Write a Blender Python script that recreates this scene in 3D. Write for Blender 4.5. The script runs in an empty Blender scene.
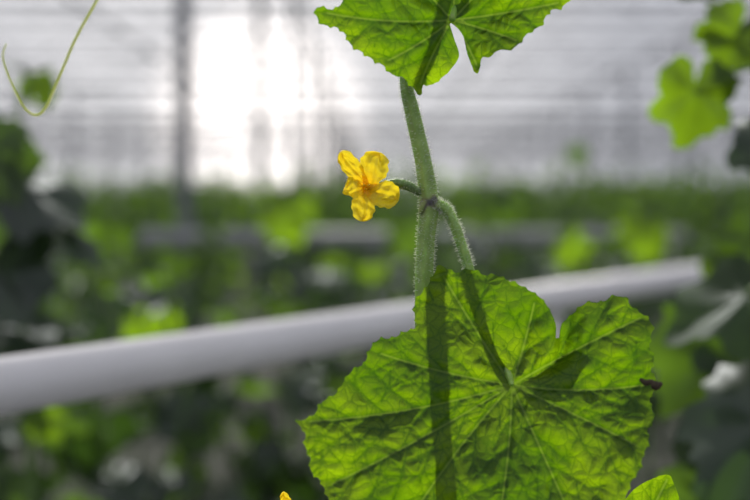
import bpy, math, random
import numpy as np
from mathutils import Vector, Matrix
from mathutils.geometry import delaunay_2d_cdt
random.seed(7); np.random.seed(7)
scene = bpy.context.scene
K = 0.00096
CZ = 1.2
PITCH = math.radians(2.42)
FWD = Vector((0, math.cos(PITCH), -math.sin(PITCH)))
UP = Vector((0, math.sin(PITCH), math.cos(PITCH)))
CAM = Vector((0, 0, CZ))
def P(px, py, d):
    return CAM + Vector((1, 0, 0))*((px-375)*K*d) + UP*((250-py)*K*d) + FWD*d

# ------------------------------------------------------------ materials
def newmat(name):
    m = bpy.data.materials.new(name); m.use_nodes = True
    nt = m.node_tree; nt.nodes.clear()
    out = nt.nodes.new('ShaderNodeOutputMaterial')
    return m, nt, out
def nd(nt, t, **kw):
    n = nt.nodes.new(t)
    for k, v in kw.items(): setattr(n, k, v)
    return n
def mixc(nt, f, a, b, blend='MIX'):
    n = nd(nt, 'ShaderNodeMix', data_type='RGBA', blend_type=blend)
    for s, v in ((0, f), (6, a), (7, b)):
        if isinstance(v, bpy.types.NodeSocket): nt.links.new(v, n.inputs[s])
        elif s == 0: n.inputs[s].default_value = v
        else: n.inputs[s].default_value = (*v, 1)
    return n.outputs[2]
def ramp(nt, v, a, b, c=0.0, d=1.0):
    n = nd(nt, 'ShaderNodeMapRange', interpolation_type='SMOOTHSTEP')
    nt.links.new(v, n.inputs[0])
    n.inputs[1].default_value = a; n.inputs[2].default_value = b
    n.inputs[3].default_value = c; n.inputs[4].default_value = d
    return n.outputs[0]
def mul(nt, v, f):
    n = nd(nt, 'ShaderNodeMath', operation='MULTIPLY'); nt.links.new(v, n.inputs[0]); n.inputs[1].default_value = f
    return n.outputs[0]
def noise(nt, scale, detail=3, coord='Object'):
    tc = nd(nt, 'ShaderNodeTexCoord'); n = nd(nt, 'ShaderNodeTexNoise')
    n.inputs['Scale'].default_value = scale; n.inputs['Detail'].default_value = detail
    nt.links.new(tc.outputs[coord], n.inputs['Vector']); return n.outputs[0]
def sheet_shader(nt, out, diff, trans, tfac, gloss, rough, normal=None):
    D = nd(nt, 'ShaderNodeBsdfDiffuse'); T = nd(nt, 'ShaderNodeBsdfTranslucent'); G = nd(nt, 'ShaderNodeBsdfGlossy')
    G.inputs['Roughness'].default_value = rough; G.inputs['Color'].default_value = (.9, .95, 1, 1)
    for s, c in ((D, diff), (T, trans)):
        if isinstance(c, bpy.types.NodeSocket): nt.links.new(c, s.inputs['Color'])
        else: s.inputs['Color'].default_value = (*c, 1)
    if normal:
        for s in (D, T, G): nt.links.new(normal, s.inputs['Normal'])
    m1 = nd(nt, 'ShaderNodeMixShader'); m1.inputs[0].default_value = tfac
    nt.links.new(D.outputs[0], m1.inputs[1]); nt.links.new(T.outputs[0], m1.inputs[2])
    m2 = nd(nt, 'ShaderNodeMixShader'); m2.inputs[0].default_value = gloss
    nt.links.new(m1.outputs[0], m2.inputs[1]); nt.links.new(G.outputs[0], m2.inputs[2])
    nt.links.new(m2.outputs[0], out.inputs[0])

def mat_hero_leaf(name):
    m, nt, out = newmat(name)
    at = nd(nt, 'ShaderNodeAttribute', attribute_name='vein')
    sep = nd(nt, 'ShaderNodeSeparateColor'); nt.links.new(at.outputs['Color'], sep.inputs[0])
    v1 = ramp(nt, sep.outputs[0], 0.015, 0.065, 1, 0)
    v1h = ramp(nt, sep.outputs[0], 0.05, 0.24, 1, 0)
    v2 = ramp(nt, sep.outputs[1], 0.01, 0.075, 1, 0)
    v2h = ramp(nt, sep.outputs[1], 0.02, 0.30, 1, 0)
    tc = nd(nt, 'ShaderNodeTexCoord')
    nz = nd(nt, 'ShaderNodeTexNoise'); nz.inputs['Scale'].default_value = 90; nt.links.new(tc.outputs['Object'], nz.inputs['Vector'])
    vm = nd(nt, 'ShaderNodeVectorMath', operation='MULTIPLY_ADD')
    nt.links.new(nz.outputs['Color'], vm.inputs[0]); vm.inputs[1].default_value = (.006,)*3
    nt.links.new(tc.outputs['Object'], vm.inputs[2])
    def vor(s):
        vo = nd(nt, 'ShaderNodeTexVoronoi', feature='DISTANCE_TO_EDGE'); vo.inputs['Scale'].default_value = s
        nt.links.new(vm.outputs[0], vo.inputs['Vector']); return vo.outputs['Distance']
    va = vor(130); vb = vor(330)
    big = ramp(nt, noise(nt, 20, 3), 0.36, 0.64)
    col = mixc(nt, big, (0.15, 0.31, 0.002), (0.30, 0.49, 0.004))
    col = mixc(nt, mul(nt, ramp(nt, vb, 0, .12, 1, 0), .22), col, (0.05, 0.16, 0.001))
    col = mixc(nt, mul(nt, ramp(nt, va, 0, .08, 1, 0), .45), col, (0.05, 0.16, 0.001))
    col = mixc(nt, mul(nt, v2h, .28), col, (0.06, 0.18, 0.001))
    col = mixc(nt, mul(nt, v2, .62), col, (0.04, 0.13, 0.002))
    col = mixc(nt, mul(nt, v1h, .55), col, (0.05, 0.15, 0.002))
    col = mixc(nt, mul(nt, v1, .65), col, (0.24, 0.38, 0.03))
    dcol = mixc(nt, v1, (0.014, 0.045, 0.002), (0.07, 0.13, 0.02))
    bp = nd(nt, 'ShaderNodeBump'); bp.inputs['Strength'].default_value = .5; bp.inputs['Distance'].default_value = .0009
    nt.links.new(ramp(nt, va, 0, .35), bp.inputs['Height'])
    sheet_shader(nt, out, dcol, col, .74, .018, .45, bp.outputs[0])
    return m
def mat_bg_leaf(name, d, t, tf=.5, gl=.05, rough=.38):
    m, nt, out = newmat(name)
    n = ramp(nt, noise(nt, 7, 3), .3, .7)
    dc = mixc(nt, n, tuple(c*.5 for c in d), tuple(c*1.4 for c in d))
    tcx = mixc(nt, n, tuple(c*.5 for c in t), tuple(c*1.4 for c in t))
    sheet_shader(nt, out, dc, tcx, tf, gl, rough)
    return m
def mat_principled(name, c1, c2, scale=20, rough=.5, metal=0, bump=0, sss=0):
    m, nt, out = newmat(name)
    b = nd(nt, 'ShaderNodeBsdfPrincipled')
    n = noise(nt, scale, 4)
    nt.links.new(mixc(nt, ramp(nt, n, .3, .7), c1, c2), b.inputs['Base Color'])
    b.inputs['Roughness'].default_value = rough; b.inputs['Metallic'].default_value = metal
    if bump:
        bp = nd(nt, 'ShaderNodeBump'); bp.inputs['Strength'].default_value = bump; bp.inputs['Distance'].default_value = .002
        nt.links.new(n, bp.inputs['Height']); nt.links.new(bp.outputs[0], b.inputs['Normal'])
    if sss:
        b.inputs['Subsurface Weight'].default_value = sss; b.inputs['Subsurface Radius'].default_value = (.005, .007, .002)
        b.inputs['Subsurface Scale'].default_value = 1.0
    nt.links.new(b.outputs[0], out.inputs[0]); return m
M_leaf = mat_hero_leaf('leaf_hero')
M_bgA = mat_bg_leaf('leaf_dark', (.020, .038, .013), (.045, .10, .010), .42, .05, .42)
M_bgB = mat_bg_leaf('leaf_lit_tone', (.026, .058, .014), (.12, .23, .015), .6, .03, .45)  # same foliage as leaf_dark, with sunlit brightness put into its colours
M_bgC = mat_bg_leaf('leaf_bright_lit_tone', (.035, .08, .01), (.21, .37, .010), .7, .02)  # brightest foliage copy, strong sunlight painted into the leaf colours
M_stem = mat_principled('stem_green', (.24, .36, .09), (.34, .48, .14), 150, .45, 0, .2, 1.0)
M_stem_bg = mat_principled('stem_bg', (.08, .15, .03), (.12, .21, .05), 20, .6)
M_ovary = mat_principled('ovary_green', (.09, .16, .05), (.16, .26, .08), 400, .5, 0, .4, .6)
M_hair, nt, out = newmat('plant_hair'); sheet_shader(nt, out, (.9, .92, .8), (.95, .97, .85), .5, .08, .35)
M_tend, nt, out = newmat('tendril'); sheet_shader(nt, out, (.7, .75, .25), (.85, .9, .35), .5, .06, .4)
M_petal, nt, out = newmat('petal_yellow')
at = nd(nt, 'ShaderNodeAttribute', attribute_name='vein'); sp = nd(nt, 'ShaderNodeSeparateColor'); nt.links.new(at.outputs['Color'], sp.inputs[0])
f = ramp(nt, sp.outputs[0], 0, .7)
pd = mixc(nt, f, (.95, .57, .006), (1, .78, .02)); pt = mixc(nt, f, (.98, .60, .005), (1, .80, .025))
wv = ramp(nt, noise(nt, 700, 3), .3, .7); bp = nd(nt, 'ShaderNodeBump'); bp.inputs['Strength'].default_value = .4; bp.inputs['Distance'].default_value = .0004
nt.links.new(wv, bp.inputs['Height'])
sheet_shader(nt, out, pd, pt, .45, .03, .5, bp.outputs[0])
M_pipe = mat_principled('painted_pipe', (.80, .78, .79), (.88, .86, .87), 6, .28)
M_steel = mat_principled('galvanised_steel', (.15, .16, .18), (.21, .22, .24), 3, .6, .1)
M_wood = mat_principled('dry_tip', (.03, .02, .01), (.06, .04, .02), 200, .8)
M_floor = mat_principled('ground_cloth', (.008, .010, .006), (.02, .024, .016), 4, .9, 0, .3)
M_slab = mat_principled('slab_white', (.6, .6, .6), (.7, .7, .7), 10, .6)
M_string = mat_principled('string', (.6, .6, .6), (.7, .7, .7), 10, .8)
M_glass, nt, out = newmat('hazy_glass')
tr = nd(nt, 'ShaderNodeBsdfTransparent'); tr.inputs[0].default_value = (.97, .975, .98, 1)
tl = nd(nt, 'ShaderNodeBsdfTranslucent'); tl.inputs[0].default_value = (.92, .92, .95, 1)
mx = nd(nt, 'ShaderNodeMixShader'); mx.inputs[0].default_value = .2
nt.links.new(tr.outputs[0], mx.inputs[1]); nt.links.new(tl.outputs[0], mx.inputs[2]); nt.links.new(mx.outputs[0], out.inputs[0])

# ------------------------------------------------------------ mesh helpers
def mkobj(name, verts, faces, mats, parent=None, smooth=True, midx=None):
    me = bpy.data.meshes.new(name)
    me.from_pydata([tuple(v) for v in verts], [], faces)
    if not isinstance(mats, (list, tuple)): mats = [mats]
    for m in mats: me.materials.append(m)
    if midx: me.polygons.foreach_set('material_index', midx)
    me.polygons.foreach_set('use_smooth', [smooth]*len(me.polygons))
    me.update()
    o = bpy.data.objects.new(name, me); scene.collection.objects.link(o)
    if parent: o.parent = parent
    return o
class MB:
    def __init__(s): s.v = []; s.f = []; s.m = []
    def add(s, v, f, m=0):
        b = len(s.v); s.v += [Vector(x) for x in v]; s.f += [tuple(i+b for i in q) for q in f]; s.m += [m]*len(f)
    def obj(s, name, mats, parent=None, smooth=True): return mkobj(name, s.v, s.f, mats, parent, smooth, s.m)
def catmull(pts, n=8):
    pts = [Vector(p) for p in pts]; out = []
    for i in range(len(pts)-1):
        p0 = pts[max(i-1, 0)]; p1 = pts[i]; p2 = pts[i+1]; p3 = pts[min(i+2, len(pts)-1)]
        for j in range(n):
            t = j/n
            out.append(0.5*((2*p1)+(p2-p0)*t+(2*p0-5*p1+4*p2-p3)*t*t+(3*p1-p0-3*p2+p3)*t**3))
    out.append(pts[-1]); return out
def tube(mb, pts, radii, seg=10, n=8, ridge=0, mat=0, hairs=0, hair_mb=None, hlen=.002, hr=.0001):
    c = catmull(pts, n); m = len(c)
    rr = []
    for i in range(m):
        t = i/(m-1)*(len(radii)-1); a = int(t); b = min(a+1, len(radii)-1); rr.append(radii[a]*(1-(t-a))+radii[b]*(t-a))
    T = [(c[min(i+1, m-1)]-c[max(i-1, 0)]).normalized() for i in range(m)]
    N = T[0].orthogonal().normalized(); fr = []
    for i in range(m):
        N = (N-T[i]*N.dot(T[i])).normalized(); fr.append((N.copy(), T[i].cross(N)))
    V = []; F = []
    for i in range(m):
        for j in range(seg):
            a = 2*math.pi*j/seg; r = rr[i]*(1+ridge*math.cos(5*a))
            V.append(c[i]+(fr[i][0]*math.cos(a)+fr[i][1]*math.sin(a))*r)
    for i in range(m-1):
        for j in range(seg):
            k = (j+1) % seg; F.append((i*seg+j, i*seg+k, (i+1)*seg+k, (i+1)*seg+j))
    F.append(tuple(range(seg))[::-1]); F.append(tuple((m-1)*seg+j for j in range(seg)))
    mb.add(V, F, mat)
    if hairs and hair_mb is not None:
        cnt = 0
        while cnt < hairs:
            i = random.randrange(m-1)
            if c[i].z < 1.0 or c[i].z > 1.42: 
                if random.random() < .97: continue
            cnt += 1
            s = random.random(); a = random.uniform(0, 2*math.pi)
            o = fr[i][0]*math.cos(a)+fr[i][1]*math.sin(a)
            base = c[i].lerp(c[i+1], s)+o*rr[i]*(1-abs(ridge))*.98
            dr = (o+T[i]*random.uniform(-.25, .25)+o.cross(T[i])*random.uniform(-.25, .25)).normalized()
            L = hlen*random.uniform(.5, 1.15)
            e1 = dr.orthogonal().normalized(); e2 = dr.cross(e1)
            tp = base+dr*L
            hv = [base+e1*hr, base-e1*hr*.5+e2*hr*.87, base-e1*hr*.5-e2*hr*.87, tp+e1*hr*.4, tp-e1*hr*.2+e2*hr*.35, tp-e1*hr*.2-e2*hr*.35]
            hair_mb.add(hv, [(0, 1, 4, 3), (1, 2, 5, 4), (2, 0, 3, 5), (3, 4, 5)], 0)
def box(mb, a, b, mat=0):
    x0, y0, z0 = a; x1, y1, z1 = b
    v = [(x0,y0,z0),(x1,y0,z0),(x1,y1,z0),(x0,y1,z0),(x0,y0,z1),(x1,y0,z1),(x1,y1,z1),(x0,y1,z1)]
    mb.add(v, [(3,2,1,0),(4,5,6,7),(0,1,5,4),(1,2,6,5),(2,3,7,6),(3,0,4,7)], mat)
def bar(mb, p, q, r, mat=0, seg=6):
    tube(mb, [p, q], [r, r], seg, 1, 0, mat)

# ------------------------------------------------------------ hero leaves
def seg_dist(pts, segs):
    out = np.full(len(pts), 1e9)
    for (ax, ay, bx, by) in segs:
        d = np.array([bx-ax, by-ay]); L = d.dot(d)+1e-9
        w = pts-np.array([ax, ay]); t = np.clip(w.dot(d)/L, 0, 1)
        out = np.minimum(out, np.hypot(w[:, 0]-t*d[0], w[:, 1]-t*d[1]))
    return out
def inside(pts, poly):
    x, y = pts[:, 0], pts[:, 1]; r = np.zeros(len(pts), bool); n = len(poly)
    for i in range(n):
        x1, y1 = poly[i]; x2, y2 = poly[(i+1) % n]
        if y1 == y2: continue
        c = ((y1 > y) != (y2 > y)) & (x < (x2-x1)*(y-y1)/(y2-y1)+x1); r ^= c
    return r
def smooth_closed(o, step):
    n = len(o); res = []
    for i in range(n):
        p0, p1, p2, p3 = [np.array(o[(i+k) % n], float) for k in (-1, 0, 1, 2)]
        L = np.hypot(*(p2-p1)); m = max(1, int(L/step))
        for j in range(m):
            t = j/m
            res.append(0.5*(2*p1+(p2-p0)*t+(2*p0-5*p1+4*p2-p3)*t*t+(3*p1-p0-3*p2+p3)*t**3))
    return np.array(res)
def hero_leaf(name, outline, centre, tips, depth, parent, step=2.2, tooth=2.6, bend=.08, mat=None, sec_step=24):
    rnd = random.Random(sum(map(ord, name)))
    o = smooth_closed(outline, 1.6)
    d = np.roll(o, -1, 0)-np.roll(o, 1, 0); nrm = np.stack([d[:, 1], -d[:, 0]], 1)/(np.hypot(d[:, 0], d[:, 1])[:, None]+1e-6)
    area = 0.5*np.sum(o[:, 0]*np.roll(o[:, 1], -1)-np.roll(o[:, 0], -1)*o[:, 1])
    if area < 0: nrm = -nrm
    s = np.cumsum(np.hypot(*(o-np.roll(o, 1, 0)).T))
    cd = np.hypot(o[:, 0]-centre[0], o[:, 1]-centre[1])
    amp = np.clip((cd-72)/30, 0, 1) if len(outline) > 20 and centre[1] > 300 else np.clip((cd-45)/40, 0, 1)
    ph = s/12.0+0.45*np.sin(s/37.0)
    saw = np.clip(1-np.abs((ph % 1)-.5)*3.4, 0, 1)**1.3
    o = o+nrm*(amp*(saw*tooth-.5+1.7*np.sin(s/21.0)+.8*np.sin(s/7.3)))[:, None]
    prim = []; sec = []
    C = np.array(centre, float)
    for tx, ty in tips:
        tp = np.array([tx, ty], float); dv = tp-C; L = np.hypot(*dv); u = dv/L; w = np.array([-u[1], u[0]])
        b = rnd.uniform(-bend, bend)*L
        pl = [C+dv*t+w*(b*4*t*(1-t)*.5) for t in np.linspace(0, .97, 14)]
        for i in range(13): prim.append((*pl[i], *pl[i+1]))
        sd = 1; q = 22.0
        while q < L*.93:
            t = q/L; base = C+dv*t+w*(b*2*t*(1-t)); sd = -sd
            ang = math.radians(rnd.uniform(38, 52))*sd
            dr = np.array([u[0]*math.cos(ang)-u[1]*math.sin(ang), u[0]*math.sin(ang)+u[1]*math.cos(ang)])
            ln = min(.55*q+12, (L-q)*1.0+12, 95)
            p = base; cur = dr
            nseg = 8
            for k in range(nseg):
                cur = cur+u*.05+np.array([rnd.uniform(-.14, .14), rnd.uniform(-.14, .14)]); cur = cur/np.hypot(*cur)
                p2 = p+cur*ln/nseg; sec.append((*p, *p2))
                if k in (3, 5) and ln > 35:
                    a2 = math.radians(50)*(1 if k == 3 else -1)
                    d2 = np.array([cur[0]*math.cos(a2)-cur[1]*math.sin(a2), cur[0]*math.sin(a2)+cur[1]*math.cos(a2)])
                    e = p2+d2*ln*.28; sec.append((*p2, *e))
                p = p2
            q += sec_step*rnd.uniform(.5, .8)
    x0, y0 = o.min(0); x1, y1 = o.max(0)
    gx, gy = np.meshgrid(np.arange(x0, x1, step), np.arange(y0, y1, step))
    g = np.stack([gx.ravel(), gy.ravel()], 1); g += np.random.uniform(-.25, .25, g.shape)*step
    g = g[inside(g, o)]
    od = seg_dist(g, [(*o[i], *o[(i+1) % len(o)]) for i in range(len(o))]); g = g[od > 1.0]
    vp = []
    for (ax, ay, bx, by) in prim:
        L = math.hypot(bx-ax, by-ay); m = max(1, int(L/2))
        for k in range(m): vp.append((ax+(bx-ax)*k/m, ay+(by-ay)*k/m))
    vp = np.array(vp); vp = vp[inside(vp, o)]
    dp = seg_dist(g, prim); g = g[dp > 1.0]
    allp = np.concatenate([o, g, vp])
    n = len(o)
    res = delaunay_2d_cdt([Vector(p) for p in allp], [(i, (i+1) % n) for i in range(n)], [], 1, 0.01)
    V2 = np.array([tuple(v) for v in res[0]]); F = res[2]
    cen = np.array([V2[list(f)].mean(0) for f in F]); ok = inside(cen, o)
    F = [tuple(f) for f, k in zip(F, ok) if k]
    d1 = seg_dist(V2, prim); d2 = seg_dist(V2, sec)
    puck = .0030*(1-np.exp(-d1/14))+.0015*(1-np.exp(-d2/7))
    X, Y = V2[:, 0], V2[:, 1]
    wob = .0016*np.sin(X/19+Y/31)+.0016*np.sin(Y/17-X/41)+.0003*np.sin(X/6.3-Y/8)+.0003*np.sin(Y/5.7+X/9)
    verts = []
    for i in range(len(V2)):
        verts.append(P(X[i], Y[i], depth(X[i], Y[i])-puck[i]+wob[i]))
    ob = mkobj(name, verts, F, mat or M_leaf, parent)
    ca = ob.data.color_attributes.new('vein', 'FLOAT_COLOR', 'POINT')
    arr = np.ones((len(V2), 4), np.float32); arr[:, 0] = np.clip(d1/25, 0, 1); arr[:, 1] = np.clip(d2/25, 0, 1); arr[:, 2] = 0
    ca.data.foreach_set('color', arr.ravel())
    return ob

plant = bpy.data.objects.new('cucumber_plant', None); scene.collection.objects.link(plant)
low = [(555,322),(541,299),(521,287),(508,280),(497,273),(484,273),(470,268),(455,271),(441,266),(434,278),(427,288),(418,298),(415,308),(415,326),(402,330),(392,337),(380,338),(372,344),(367,354),(365,364),(354,372),(345,381),(335,395),(322,402),(311,414),(295,421),(304,432),(304,446),(311,458),(313,470),(321,480),(330,502),(352,535),(398,560),(440,590),(476,610),(520,596),(560,572),(598,535),(622,500),(632,482),(641,470),(644,456),(651,443),(649,430),(653,418),(649,400),(656,384),(650,371),(655,358),(651,344),(654,326),(646,314),(632,307),(624,299),(612,298),(602,303),(588,304),(574,313),(562,323),(559,338),(556,338)]
def dlow(x, y):
    u = (x-480)/180; v = (y-268)/230
    d = .582-.026*v-.010*u*u+.016*max(0, v-.9)
    d += .005*math.exp(-((x-512)**2+(y-384)**2)/2500)
    if y < 386 and x > 505:
        sxn = 557.3-max(0, (y-345))**2*.028
        e = (x-sxn); fall = max(0, min(1, (386-y)/30))
        s = 1/(1+math.exp(-e/2.2))
        d += fall*(s*.008*math.exp(-(max(e,0)/22)**2)-(1-s)*.006*math.exp(-(min(e,0)/26)**2))
    return d
leafL = hero_leaf('leaf_lower', low, (512, 385), [(302,422),(325,488),(376,352),(441,272),(535,300),(645,316),(652,384),(645,450),(585,548),(478,605),(390,552)], dlow, plant)
top = [(316,8),(322,22),(337,27),(346,34),(352,44),(361,52),(372,62),(384,68),(392,76),(400,77),(410,86),(419,93),(423,84),(432,84),(440,79),(450,70),(459,56),(454,38),(450,24),(455,26),(463,36),(468,56),(477,73),(482,58),(490,57),(498,50),(510,50),(520,45),(530,34),(541,26),(550,12),(560,8),(568,-5),(566,-40),(520,-90),(450,-110),(390,-95),(345,-60),(350,-20),(342,2),(334,10)]
def dtop(x, y):
    u = (x-450)/120; v = (y-20)/100
    return .575+.010*v*abs(v)-.010*abs(u)**1.5+.006*math.sin(x/22)
leafT = hero_leaf('leaf_upper', top, (452, 20), [(322,12),(385,62),(419,88),(478,68),(520,42),(562,2),(530,-80),(450,-105),(370,-70)], dtop, plant, tooth=3.0)
sm = [(618,515),(628,496),(640,485),(655,478),(669,475),(676,488),(679,502),(672,520),(655,535),(632,532)]
hero_leaf('leaf_small', sm, (645, 528), [(668,478),(630,498),(676,505)], lambda x, y: .575+.0002*(x-650), plant, tooth=2.0)

px = K*.6
mb = MB(); hb = MB()
stem_pts = [Vector((.09, .66, .0)), Vector((.07, .65, .35)), Vector((.03,.63,.8)), P(430,600,.615), P(426,430,.606), P(424,300,.60), P(426,240,.60), P(429,205,.60), P(424,165,.60), P(413,115,.60), P(406,80,.60), P(409,35,.602), P(425,-20,.605), P(440,-100,.61), P(438,-200,.61)]
rads = [.007,.007,.006,.0055,.0052,.0050,.0050,.0056,.0046,.0042,.0034,.0034,.0034,.003,.0025]
tube(mb, stem_pts, rads, 30, 10, .08, 0, 4200, hb, .0024, .00013)
pet = [P(428,206,.600), P(436,205,.599), P(446,209,.598), P(455,226,.598), P(462,246,.598), P(469,268,.597), P(481,305,.594), P(497,345,.586), P(508,372,.575), P(512,385,.568)]
tube(mb, pet, [.0038,.0034,.0032,.0030,.0029,.0029,.0027,.0024,.002,.0012], 20, 8, .07, 0, 0)
tube(MB(), pet[:6], [.0038,.0034,.0032,.0030,.0029,.0029], 20, 8, .07, 0, 1000, hb, .0024, .00013)
tube(mb, [P(421,214,.599), P(428,203,.598), P(436,197,.598)], [.0022,.0042,.0014], 12, 5)
tube(mb, [P(438,-70,.61), P(452,-50,.60), P(458,-15,.59), P(452,20,.577)], [.0026,.0024,.0022,.0018], 12, 6, .05)
tube(mb, [P(430,620,.615), P(520,610,.60), P(600,580,.59), P(645,528,.575)], [.003,.0025,.002,.0015], 10, 6)
mb.obj('stem', M_stem, plant)
tb = MB()
tube(tb, [P(438,-150,.61), P(330,-190,.62), P(210,-150,.64), P(130,-60,.655), P(97,0,.66), P(76,38,.662), P(58,80,.662), P(46,107,.662), P(36,115,.66), P(24,107,.66), P(11,82,.66), P(3,58,.662), P(6,44,.666)], [.0012,.001,.001,.0009,.0009,.0009,.0009,.0009,.0008,.0008,.0007,.0006,.0004], 8, 8)
tb.obj('tendril', M_tend, plant)
db = MB(); tube(db, [P(640,379,.552), P(646,383,.550), P(651,382,.549), P(656,386,.548), P(662,383,.548)], [.0008,.0018,.0014,.0028,.0008], 7, 4); db.obj('dry_leaf_tip', M_wood, plant)
sb = MB(); tube(sb, [P(438,-195,.61), Vector((.06,.62,2.4)), Vector((.06,.62,4.3))], [.0008]*3, 6, 3); sb.obj('support_string', M_string, plant)

# ------------------------------------------------------------ flower
def petal(mb, attr, c, tip, W, cup, curl, seed, base_back):
    rnd = random.Random(seed)
    ax = tip-c; L = ax.length; u_ = ax.normalized(); toward = -FWD
    side = u_.cross(toward).normalized(); nn = side.cross(u_).normalized()
    if nn.dot(toward) < 0: nn = -nn
    nu, nv = 34, 26; V = []; ph = rnd.uniform(0, 6)
    for i in range(nu+1):
        u = i/nu
        w = W*(0.30+0.70*math.sin(min(1, u*1.25)*math.pi/2)**1.15)*(max(0, 1-u**6))**.55
        w = max(w, W*.03)*(1+.06*math.sin(u*13+ph)+.05*math.sin(u*29+ph))
        for j in range(nv+1):
            v = -1+2*j/nv
            sp = side*(v*w+.0008*math.sin(u*4+ph))
            up = cup*math.sin(u*math.pi*.75)-base_back*(1-u)**3
            up += curl*max(0, u-.55)**2*4
            up += .0012*math.cos(v*5.5+ph)*u+.0008*math.sin(v*11+u*6+ph)*u + .0005*math.sin(u*20+v*3+ph)
            up += .0028*v*v*u-.0011*math.exp(-(v/.14)**2)*u
            al = L*u*(1+.07*math.sin(v*7+ph)*u)
            V.append(c+u_*al+sp+nn*up)
            attr.append(min(1, u*.95+.15*abs(v)))
    F = []
    for i in range(nu):
        for j in range(nv): a = i*(nv+1)+j; F.append((a, a+1, a+nv+2, a+nv+1))
    mb.add(V, F, 0)
def flower(name, cx, cy, d, tips, s=1.0):
    root = bpy.data.objects.new(name, None); scene.collection.objects.link(root)
    fb = MB(); at = []
    c = P(cx, cy, d)
    for k, (tx, ty, W, dz, cup, curl) in enumerate(tips):
        petal(fb, at, c, P(tx, ty, d+dz), W*px*s, cup, curl, k*5+3, .003)
    ob = fb.obj('petals', M_petal, root)
    ca = ob.data.color_attributes.new('vein', 'FLOAT_COLOR', 'POINT')
    for i, a in enumerate(at): ca.data[i].color = (a, a, a, 1)
    cb = MB()
    for k in range(3):
        a = k*2.1+.4; off = Vector((math.cos(a), 0, math.sin(a)))*.0011
        tube(cb, [c+FWD*.001+off*.3, c-FWD*.0015+off, c-FWD*.0035+off*1.3], [.0008,.0011,.0005], 8, 4)
    ob2 = cb.obj('stamens', M_petal, root); ca = ob2.data.color_attributes.new('vein', 'FLOAT_COLOR', 'POINT')
    for i in range(len(cb.v)): ca.data[i].color = (.3, .3, .3, 1)
    return root, c
fl, fc = flower('cucumber_flower', 366, 187, .590, [
    (343,153, 10, -.002, .003, .004), (380,155, 16, .000, .0035, -.003), (396,201, 15, -.001, .003, -.004),
    (361,219, 12.5, .001, .003, .003), (342,192, 11.5, -.004, .0028, .004)])
ob_ = MB(); oh = MB()
tube(ob_, [P(367,186.5,.592), P(377,185,.595), P(384,184,.596), P(396,183,.597), P(408,186,.598), P(419,192,.599), P(430,202,.60)], [.0012,.0019,.0017,.0026,.0027,.0021,.0016], 14, 8, .05, 0, 500, oh, .0013, .0001)
for k in range(5):
    a = k*1.257+.3; o = Vector((.2*math.cos(a), .1, math.sin(a)))
    b0 = P(379,185,.595)
    tube(ob_, [b0, b0+Vector((-.003, 0, 0))+o*.0035, b0+Vector((-.006, 0, 0))+o*.0055], [.0008,.0006,.0002], 6, 3)
ob_.obj('young_fruit', M_ovary, fl); oh.obj('young_fruit_hairs', M_hair, fl)
fl2, fc2 = flower('cucumber_flower', 290, 513, .585, [(286,491,7,0,.002,.003),(306,505,8,0,.003,0),(300,530,8,0,.003,0),(278,528,8,0,.003,0),(272,508,8,0,.003,.002)], .8)
q = MB(); tube(q, [P(290,513,.587), P(320,540,.60), P(380,600,.62), P(430,640,.617)], [.0014,.0024,.002,.0016], 10, 6); q.obj('young_fruit', M_ovary, fl2)
hb.obj('stem_hairs', M_hair, plant)

# ------------------------------------------------------------ background foliage
TAB = [(0,1.0),(18,.80),(38,.72),(58,.92),(80,.68),(105,.82),(130,.68),(152,.66),(170,.5),(180,.18)]
def rr_(a):
    a = abs(a)
    for (a0, r0), (a1, r1) in zip(TAB, TAB[1:]):
        if a <= a1: return r0+(r1-r0)*(a-a0)/(a1-a0)
    return .18
def bgleaf(mb, c, tipdir, normal, size, mat=0, seg=26, rings=3, rnd=random, curl=None):
    y = Vector(tipdir).normalized(); z = Vector(normal); z = (z-y*z.dot(y)).normalized(); x = y.cross(z)
    curl = rnd.uniform(.15, .5) if curl is None else curl
    V = [c]; ph = rnd.uniform(0, 6); asp = rnd.uniform(.8, 1.1); fold = rnd.uniform(-.25, .35)
    for r in range(1, rings+1):
        for s in range(seg):
            a = -180+360*s/seg; R = rr_(a)*(1+.07*math.sin(a*.31+ph))*r/rings; ar = math.radians(a)
            lx, ly = R*math.sin(ar)*asp, R*math.cos(ar)
            lz = -curl*(R*R)+fold*abs(lx) + .10*R*math.cos(5*ar+ph)+.06*math.sin(7*lx+ph)
            V.append(c+(x*lx+y*ly+z*lz)*size)
    F = [(0, 1+s, 1+(s+1) % seg) for s in range(seg)]
    for r in range(rings-1):
        for s in range(seg):
            a = 1+r*seg+s; b = 1+r*seg+(s+1) % seg; F.append((a, a+seg, b+seg, b))
    mb.add(V, F, mat)
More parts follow.
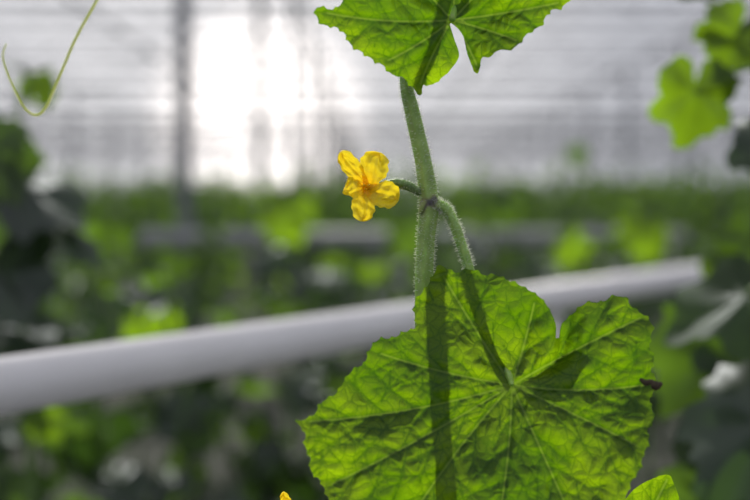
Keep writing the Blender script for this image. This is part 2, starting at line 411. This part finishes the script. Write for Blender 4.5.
def bgplant(mb, base, h, rnd, nleaf=13, seg=26, rings=3, size=(.07, .12), lit=.25, zmin=.2):
    base = Vector(base); wx, wy = rnd.uniform(-.05, .05), rnd.uniform(-.05, .05)
    def st(t): return base+Vector((wx*math.sin(t*5), wy*math.sin(t*4+1), h*t))
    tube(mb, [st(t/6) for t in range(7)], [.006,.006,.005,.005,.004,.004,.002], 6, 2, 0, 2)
    az = rnd.uniform(0, 6)
    for i in range(nleaf):
        t = zmin/h+(1-zmin/h)*(i+.5)/nleaf; az += 2.4+rnd.uniform(-.4, .4)
        p = st(t); o = Vector((math.cos(az), math.sin(az), 0)); L = rnd.uniform(.07, .17)*(1.1-.5*t)
        e = p+o*L+Vector((0, 0, L*rnd.uniform(.2, .7)))
        if e.z > h+.06+base.z: e.z = h+.06+base.z
        tube(mb, [p, p.lerp(e, .5)+Vector((0, 0, .02)), e], [.003,.0025,.002], 5, 2, 0, 2)
        dr = rnd.uniform(.2, 1.4)
        tip = o*math.cos(dr)-Vector((0, 0, 1))*math.sin(dr); nrm = o*math.sin(dr)+Vector((0, 0, 1))*math.cos(dr)
        nrm += Vector((rnd.uniform(-.4, .4), rnd.uniform(-.4, .4), 0))
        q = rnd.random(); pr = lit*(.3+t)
        bgleaf(mb, e, tip, nrm, rnd.uniform(*size)*(1.15-.6*t), 1 if q < pr else (3 if q > 1-pr*.18 else 0), seg, rings, rnd)  # random leaves take the painted sunlit tones, the rest stay dark
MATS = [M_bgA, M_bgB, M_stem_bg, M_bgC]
D = Vector((.585, .811, 0)); Nn = Vector((-.811, .585, 0))
rnd = random.Random(21)
mb = MB(); t = -.3
while t < 9:
    p = Nn*(1.62+rnd.uniform(-.1, .1))+D*t
    h = 1.04+rnd.uniform(-.07, .09)
    if t < .95: h = 1.24+rnd.uniform(-.06, .06)
    bgplant(mb, p, h, rnd, 21, 28, 3, (.07, .125), .33)
    t += .20
mb.obj('cucumber_plant_row', MATS)
chunks = []
for s in range(4):
    r2 = random.Random(100+s); m = MB()
    for i in range(18):
        bgplant(m, Vector((i*.33-2.8+r2.uniform(-.05, .05), r2.uniform(-.15, .15), 0)), 1.02+r2.uniform(-.16, .2), r2, 14, 16, 2, (.08, .13), .55, .25)
    me = m.obj('cucumber_plant_row', MATS); chunks.append(me.data)
    bpy.data.objects.remove(me)
k = 0
ang = math.atan2(D.y, D.x)
def lay(off, t0, t1, cond, base, slope, cap):
    global k
    tt = t0
    while tt < t1:
        c = Nn*off+D*(tt+2.9)
        if cond(c):
            o = bpy.data.objects.new('cucumber_plant_row', chunks[k % 4]); scene.collection.objects.link(o)
            o.location = (c.x, c.y, 0); o.rotation_euler = (0, 0, ang+(math.pi if k % 2 else 0))
            o.scale = (1, 1, base+min(cap, slope*max(0, c.y-4))); k += 1
        tt += 5.9
off = 3.2
while off < 34:
    lay(off, -6.0, 60, lambda c: c.y > 1.5 and c.y < 62 and abs(c.x) < c.y*.42+3.2, 1.03, .038, .7)
    off += 1.5 if off < 14 else 2.4
for off in (-1.6, -3.2, -4.8, -6.4, -8.5, -11, -14):
    lay(off, 0, 55, lambda c: c.y > 3 and abs(c.x) < c.y*.42+2.0 and c.x/c.y < .75, 1.05, .038, .7)

# right neighbour plant
mb = MB(); r3 = random.Random(5)
sx = P(815, 250, 1.08)
tube(mb, [Vector((sx.x, sx.y, 0)), Vector((sx.x+.02, sx.y, .6)), Vector((sx.x, sx.y, 1.1)), Vector((sx.x-.01, sx.y, 1.6)), Vector((sx.x, sx.y, 1.75))], [.007,.006,.006,.005,.003], 8, 6, 0, 2)
def rl(px_, py_, d, tip, nrm, size, mat, curl=.15, root=None):
    c = P(px_, py_, d); bgleaf(mb, c, tip, nrm, size, mat, 36, 4, r3, curl)
    s_ = Vector((sx.x, sx.y, c.z+.03)) if root is None else root
    tube(mb, [s_, s_.lerp(c, .5)+Vector((0, 0, .015)), c], [.003,.0025,.0018], 6, 4, 0, 2)
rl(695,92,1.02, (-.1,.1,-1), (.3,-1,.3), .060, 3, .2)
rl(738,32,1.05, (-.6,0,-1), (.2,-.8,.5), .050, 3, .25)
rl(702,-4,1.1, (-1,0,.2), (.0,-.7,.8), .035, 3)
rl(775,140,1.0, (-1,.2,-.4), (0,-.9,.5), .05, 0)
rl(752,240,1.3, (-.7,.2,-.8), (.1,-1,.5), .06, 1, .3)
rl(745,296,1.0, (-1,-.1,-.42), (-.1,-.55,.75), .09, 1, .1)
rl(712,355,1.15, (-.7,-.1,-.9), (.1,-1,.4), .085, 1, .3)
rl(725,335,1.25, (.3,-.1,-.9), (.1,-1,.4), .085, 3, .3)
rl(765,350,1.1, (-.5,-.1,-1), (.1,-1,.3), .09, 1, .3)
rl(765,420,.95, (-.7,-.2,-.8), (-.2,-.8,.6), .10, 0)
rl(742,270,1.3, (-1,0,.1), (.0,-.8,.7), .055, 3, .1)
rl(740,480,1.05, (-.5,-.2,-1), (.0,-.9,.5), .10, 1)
mb.obj('cucumber_plant', MATS)
# left neighbour plant
mb = MB(); sx = P(12, 250, 1.5)
tube(mb, [Vector((sx.x-.02, sx.y, 0)), Vector((sx.x+.02, sx.y, .6)), P(20,300,1.5), P(8,200,1.5), P(18,110,1.5), P(30,80,1.5)], [.007,.006,.006,.006,.005,.004], 8, 6, 0, 2)
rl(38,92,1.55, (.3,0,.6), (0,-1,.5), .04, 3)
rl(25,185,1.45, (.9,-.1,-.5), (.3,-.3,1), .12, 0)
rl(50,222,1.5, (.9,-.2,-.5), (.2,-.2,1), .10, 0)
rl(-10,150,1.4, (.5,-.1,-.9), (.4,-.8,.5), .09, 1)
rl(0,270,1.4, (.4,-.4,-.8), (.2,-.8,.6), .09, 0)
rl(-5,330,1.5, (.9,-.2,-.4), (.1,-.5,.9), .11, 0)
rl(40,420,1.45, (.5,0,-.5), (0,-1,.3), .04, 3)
mb.obj('cucumber_plant', MATS)
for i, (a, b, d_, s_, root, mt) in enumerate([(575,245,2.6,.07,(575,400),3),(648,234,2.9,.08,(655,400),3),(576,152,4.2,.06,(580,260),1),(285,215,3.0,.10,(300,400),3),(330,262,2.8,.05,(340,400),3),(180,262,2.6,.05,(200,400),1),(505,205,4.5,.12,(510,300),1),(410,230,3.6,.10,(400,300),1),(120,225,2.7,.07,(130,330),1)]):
    mb = MB(); c0 = P(root[0], root[1], d_); sx = Vector((c0.x, c0.y+.08, c0.z))
    ctop = P(a, b, d_)
    tube(mb, [Vector((sx.x, sx.y, 0)), sx, Vector((ctop.x+.02, sx.y, ctop.z+.02))], [.006,.005,.003], 6, 4, 0, 2)
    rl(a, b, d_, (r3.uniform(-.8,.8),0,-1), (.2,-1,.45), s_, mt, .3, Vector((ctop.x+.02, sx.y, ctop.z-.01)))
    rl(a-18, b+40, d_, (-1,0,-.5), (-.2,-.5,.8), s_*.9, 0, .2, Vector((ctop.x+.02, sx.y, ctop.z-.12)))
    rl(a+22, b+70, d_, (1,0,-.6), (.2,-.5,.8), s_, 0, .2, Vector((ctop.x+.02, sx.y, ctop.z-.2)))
    mb.obj('cucumber_plant', MATS)

# ------------------------------------------------------------ pipes
mb = MB()
pa = P(0, 386, .93); pb = P(690, 276, 2.4)
dv = (pb-pa); dv.z = 0; dv.normalize(); zc = CZ-.161
A = Vector((pa.x, pa.y, zc))-dv*.9; B = Vector((pa.x, pa.y, zc))+dv*9
tube(mb, [A, B], [.0262, .0262], 48, 1)
for s in (.35, 2.02, 5.5, 8.5):
    p = A+dv*s; bar(mb, (p.x, p.y, 0), (p.x, p.y, zc-.02), .01)
mb.obj('heating_pipe', M_pipe)
mb = MB()
z2 = CZ-.155; bar(mb, (-1.6, 4.75, z2), (1.5, 5.05, z2), .045, 0, 16)
for x in (-1.5, 0, 1.4): bar(mb, (x, 4.9, 0), (x, 4.9, z2), .015)
mb.obj('heating_pipe', mat_principled('pipe_grey', (.25,.26,.26), (.32,.33,.33), 5, .5))

# ------------------------------------------------------------ greenhouse shell
Y0, Y1, X0, X1 = -6, 82.5, -49.37, 46.63
mb = MB(); mb.add([(X0,Y0,0),(X1,Y0,0),(X1,Y1,0),(X0,Y1,0)], [(0,1,2,3)]); mb.obj('floor', M_floor, None, False)
ZG, ZR = 4.9, 5.7
mb = MB(); x = X0; V = []; i = 0
while x <= X1+.01:
    V += [(x, Y0, ZG if i % 2 == 0 else ZR), (x, Y1, ZG if i % 2 == 0 else ZR)]; x += 2; i += 1
F = [(2*j, 2*j+2, 2*j+3, 2*j+1) for j in range(i-1)]
mb.add(V, F); mb.obj('ceiling', M_glass, None, False)
def wall(name, a, b):
    m = MB(); m.add([(a[0],a[1],0),(b[0],b[1],0),(b[0],b[1],5.3),(a[0],a[1],5.3)], [(0,1,2,3)]); m.obj(name, M_glass, None, False)
wall('wall_back', (X0,Y1), (X1,Y1)); wall('wall_left', (X0,Y0), (X0,Y1)); wall('wall_right', (X1,Y0), (X1,Y1)); wall('wall_front', (X0,Y0), (X1,Y0))
mb = MB()
ys = [2.5+5*i for i in range(-1, 16)]
xs = [-1.37+8*k for k in range(-5, 6)]
for y in ys:
    for x in xs:
        if abs(x) < y*.5+9 and not (y < 5 and abs(x) < 3):
            box(mb, (x-.05, y-.05, 0), (x+.05, y+.05, 4.9))
    xa, xb = X0, X1
    box(mb, (xa, y-.03, 4.26), (xb, y+.03, 4.36)); box(mb, (xa, y-.03, 4.77), (xb, y+.03, 4.84))
    x = -33.37
    while x < 34:
        if abs(x) < y*.45+6:
            bar(mb, (x, y, 4.3), (x+1, y, 4.8), .018, 0, 4); bar(mb, (x+1, y, 4.8), (x+2, y, 4.3), .018, 0, 4)
        x += 2
x = X0; i = 0
while x <= X1+.01:
    z = ZG if i % 2 == 0 else ZR
    r = .04 if i % 2 == 0 else .015
    if abs(x) < 40: box(mb, (x-r, Y0, z-r), (x+r, Y1, z+r*.2))
    x += 2; i += 1
for y in (9, 12, 15, 20, 25, 30, 40, 50, 60):
    box(mb, (-40, y-.02, 3.5), (40, y+.02, 3.54))
x = -40
while x < 40: box(mb, (x-.03, Y1-.1, 0), (x+.03, Y1, 5.0)); x += 2
for z in (1.0, 2.6, 4.1): box(mb, (-40, Y1-.1, z-.04), (40, Y1, z+.04))
mb.obj('greenhouse_frame', M_steel, None, False)
mb = MB(); c = Vector((.12,.68,0)); v = []
for s in (-1, 1):
    for z in (0, .08):
        for w in (-1, 1): v.append(c+D*s*.5+Nn*w*.1+Vector((0,0,z)))
mb.add(v, [(0,1,3,2),(4,6,7,5),(0,4,5,1),(2,3,7,6),(0,2,6,4),(1,5,7,3)]); mb.obj('substrate_slab', M_slab, None, False)

# ------------------------------------------------------------ light
w = bpy.data.worlds.new('hazy_sky'); scene.world = w; w.use_nodes = True
nt = w.node_tree; nt.nodes.clear()
out = nd(nt, 'ShaderNodeOutputWorld'); bg = nd(nt, 'ShaderNodeBackground')
tc = nd(nt, 'ShaderNodeTexCoord'); dp = nd(nt, 'ShaderNodeVectorMath', operation='DOT_PRODUCT')
hz = Vector((-.11, 1, .085)).normalized(); dp.inputs[1].default_value = hz
nt.links.new(tc.outputs['Generated'], dp.inputs[0])
l1 = ramp(nt, dp.outputs['Value'], .93, 1.0); l2 = ramp(nt, dp.outputs['Value'], .993, 1.0)
c = mixc(nt, l1, (.48, .50, .57), (.98, .97, 1.0)); c = mixc(nt, l2, c, (3.4, 3.15, 3.0))
nt.links.new(c, bg.inputs[0]); bg.inputs[1].default_value = .95; nt.links.new(bg.outputs[0], out.inputs[0])
L = bpy.data.lights.new('sun', 'SUN'); L.energy = 5.6; L.angle = math.radians(.6); L.color = (1, .95, .86)
lo = bpy.data.objects.new('sun', L); scene.collection.objects.link(lo); lo.location = (-2, 8, 12)
lo.rotation_euler = Vector((.19, -1, -1.19)).to_track_quat('-Z', 'Y').to_euler()

cam = bpy.data.cameras.new('camera'); co = bpy.data.objects.new('camera', cam); scene.collection.objects.link(co)
co.location = CAM; co.rotation_euler = (math.pi/2-PITCH, 0, 0)
cam.lens = 50; cam.sensor_width = 36; cam.clip_start = .01; cam.clip_end = 300
cam.dof.use_dof = True; cam.dof.focus_distance = .592; cam.dof.aperture_fstop = 3.0
scene.camera = co
scene.view_settings.view_transform = 'Standard'
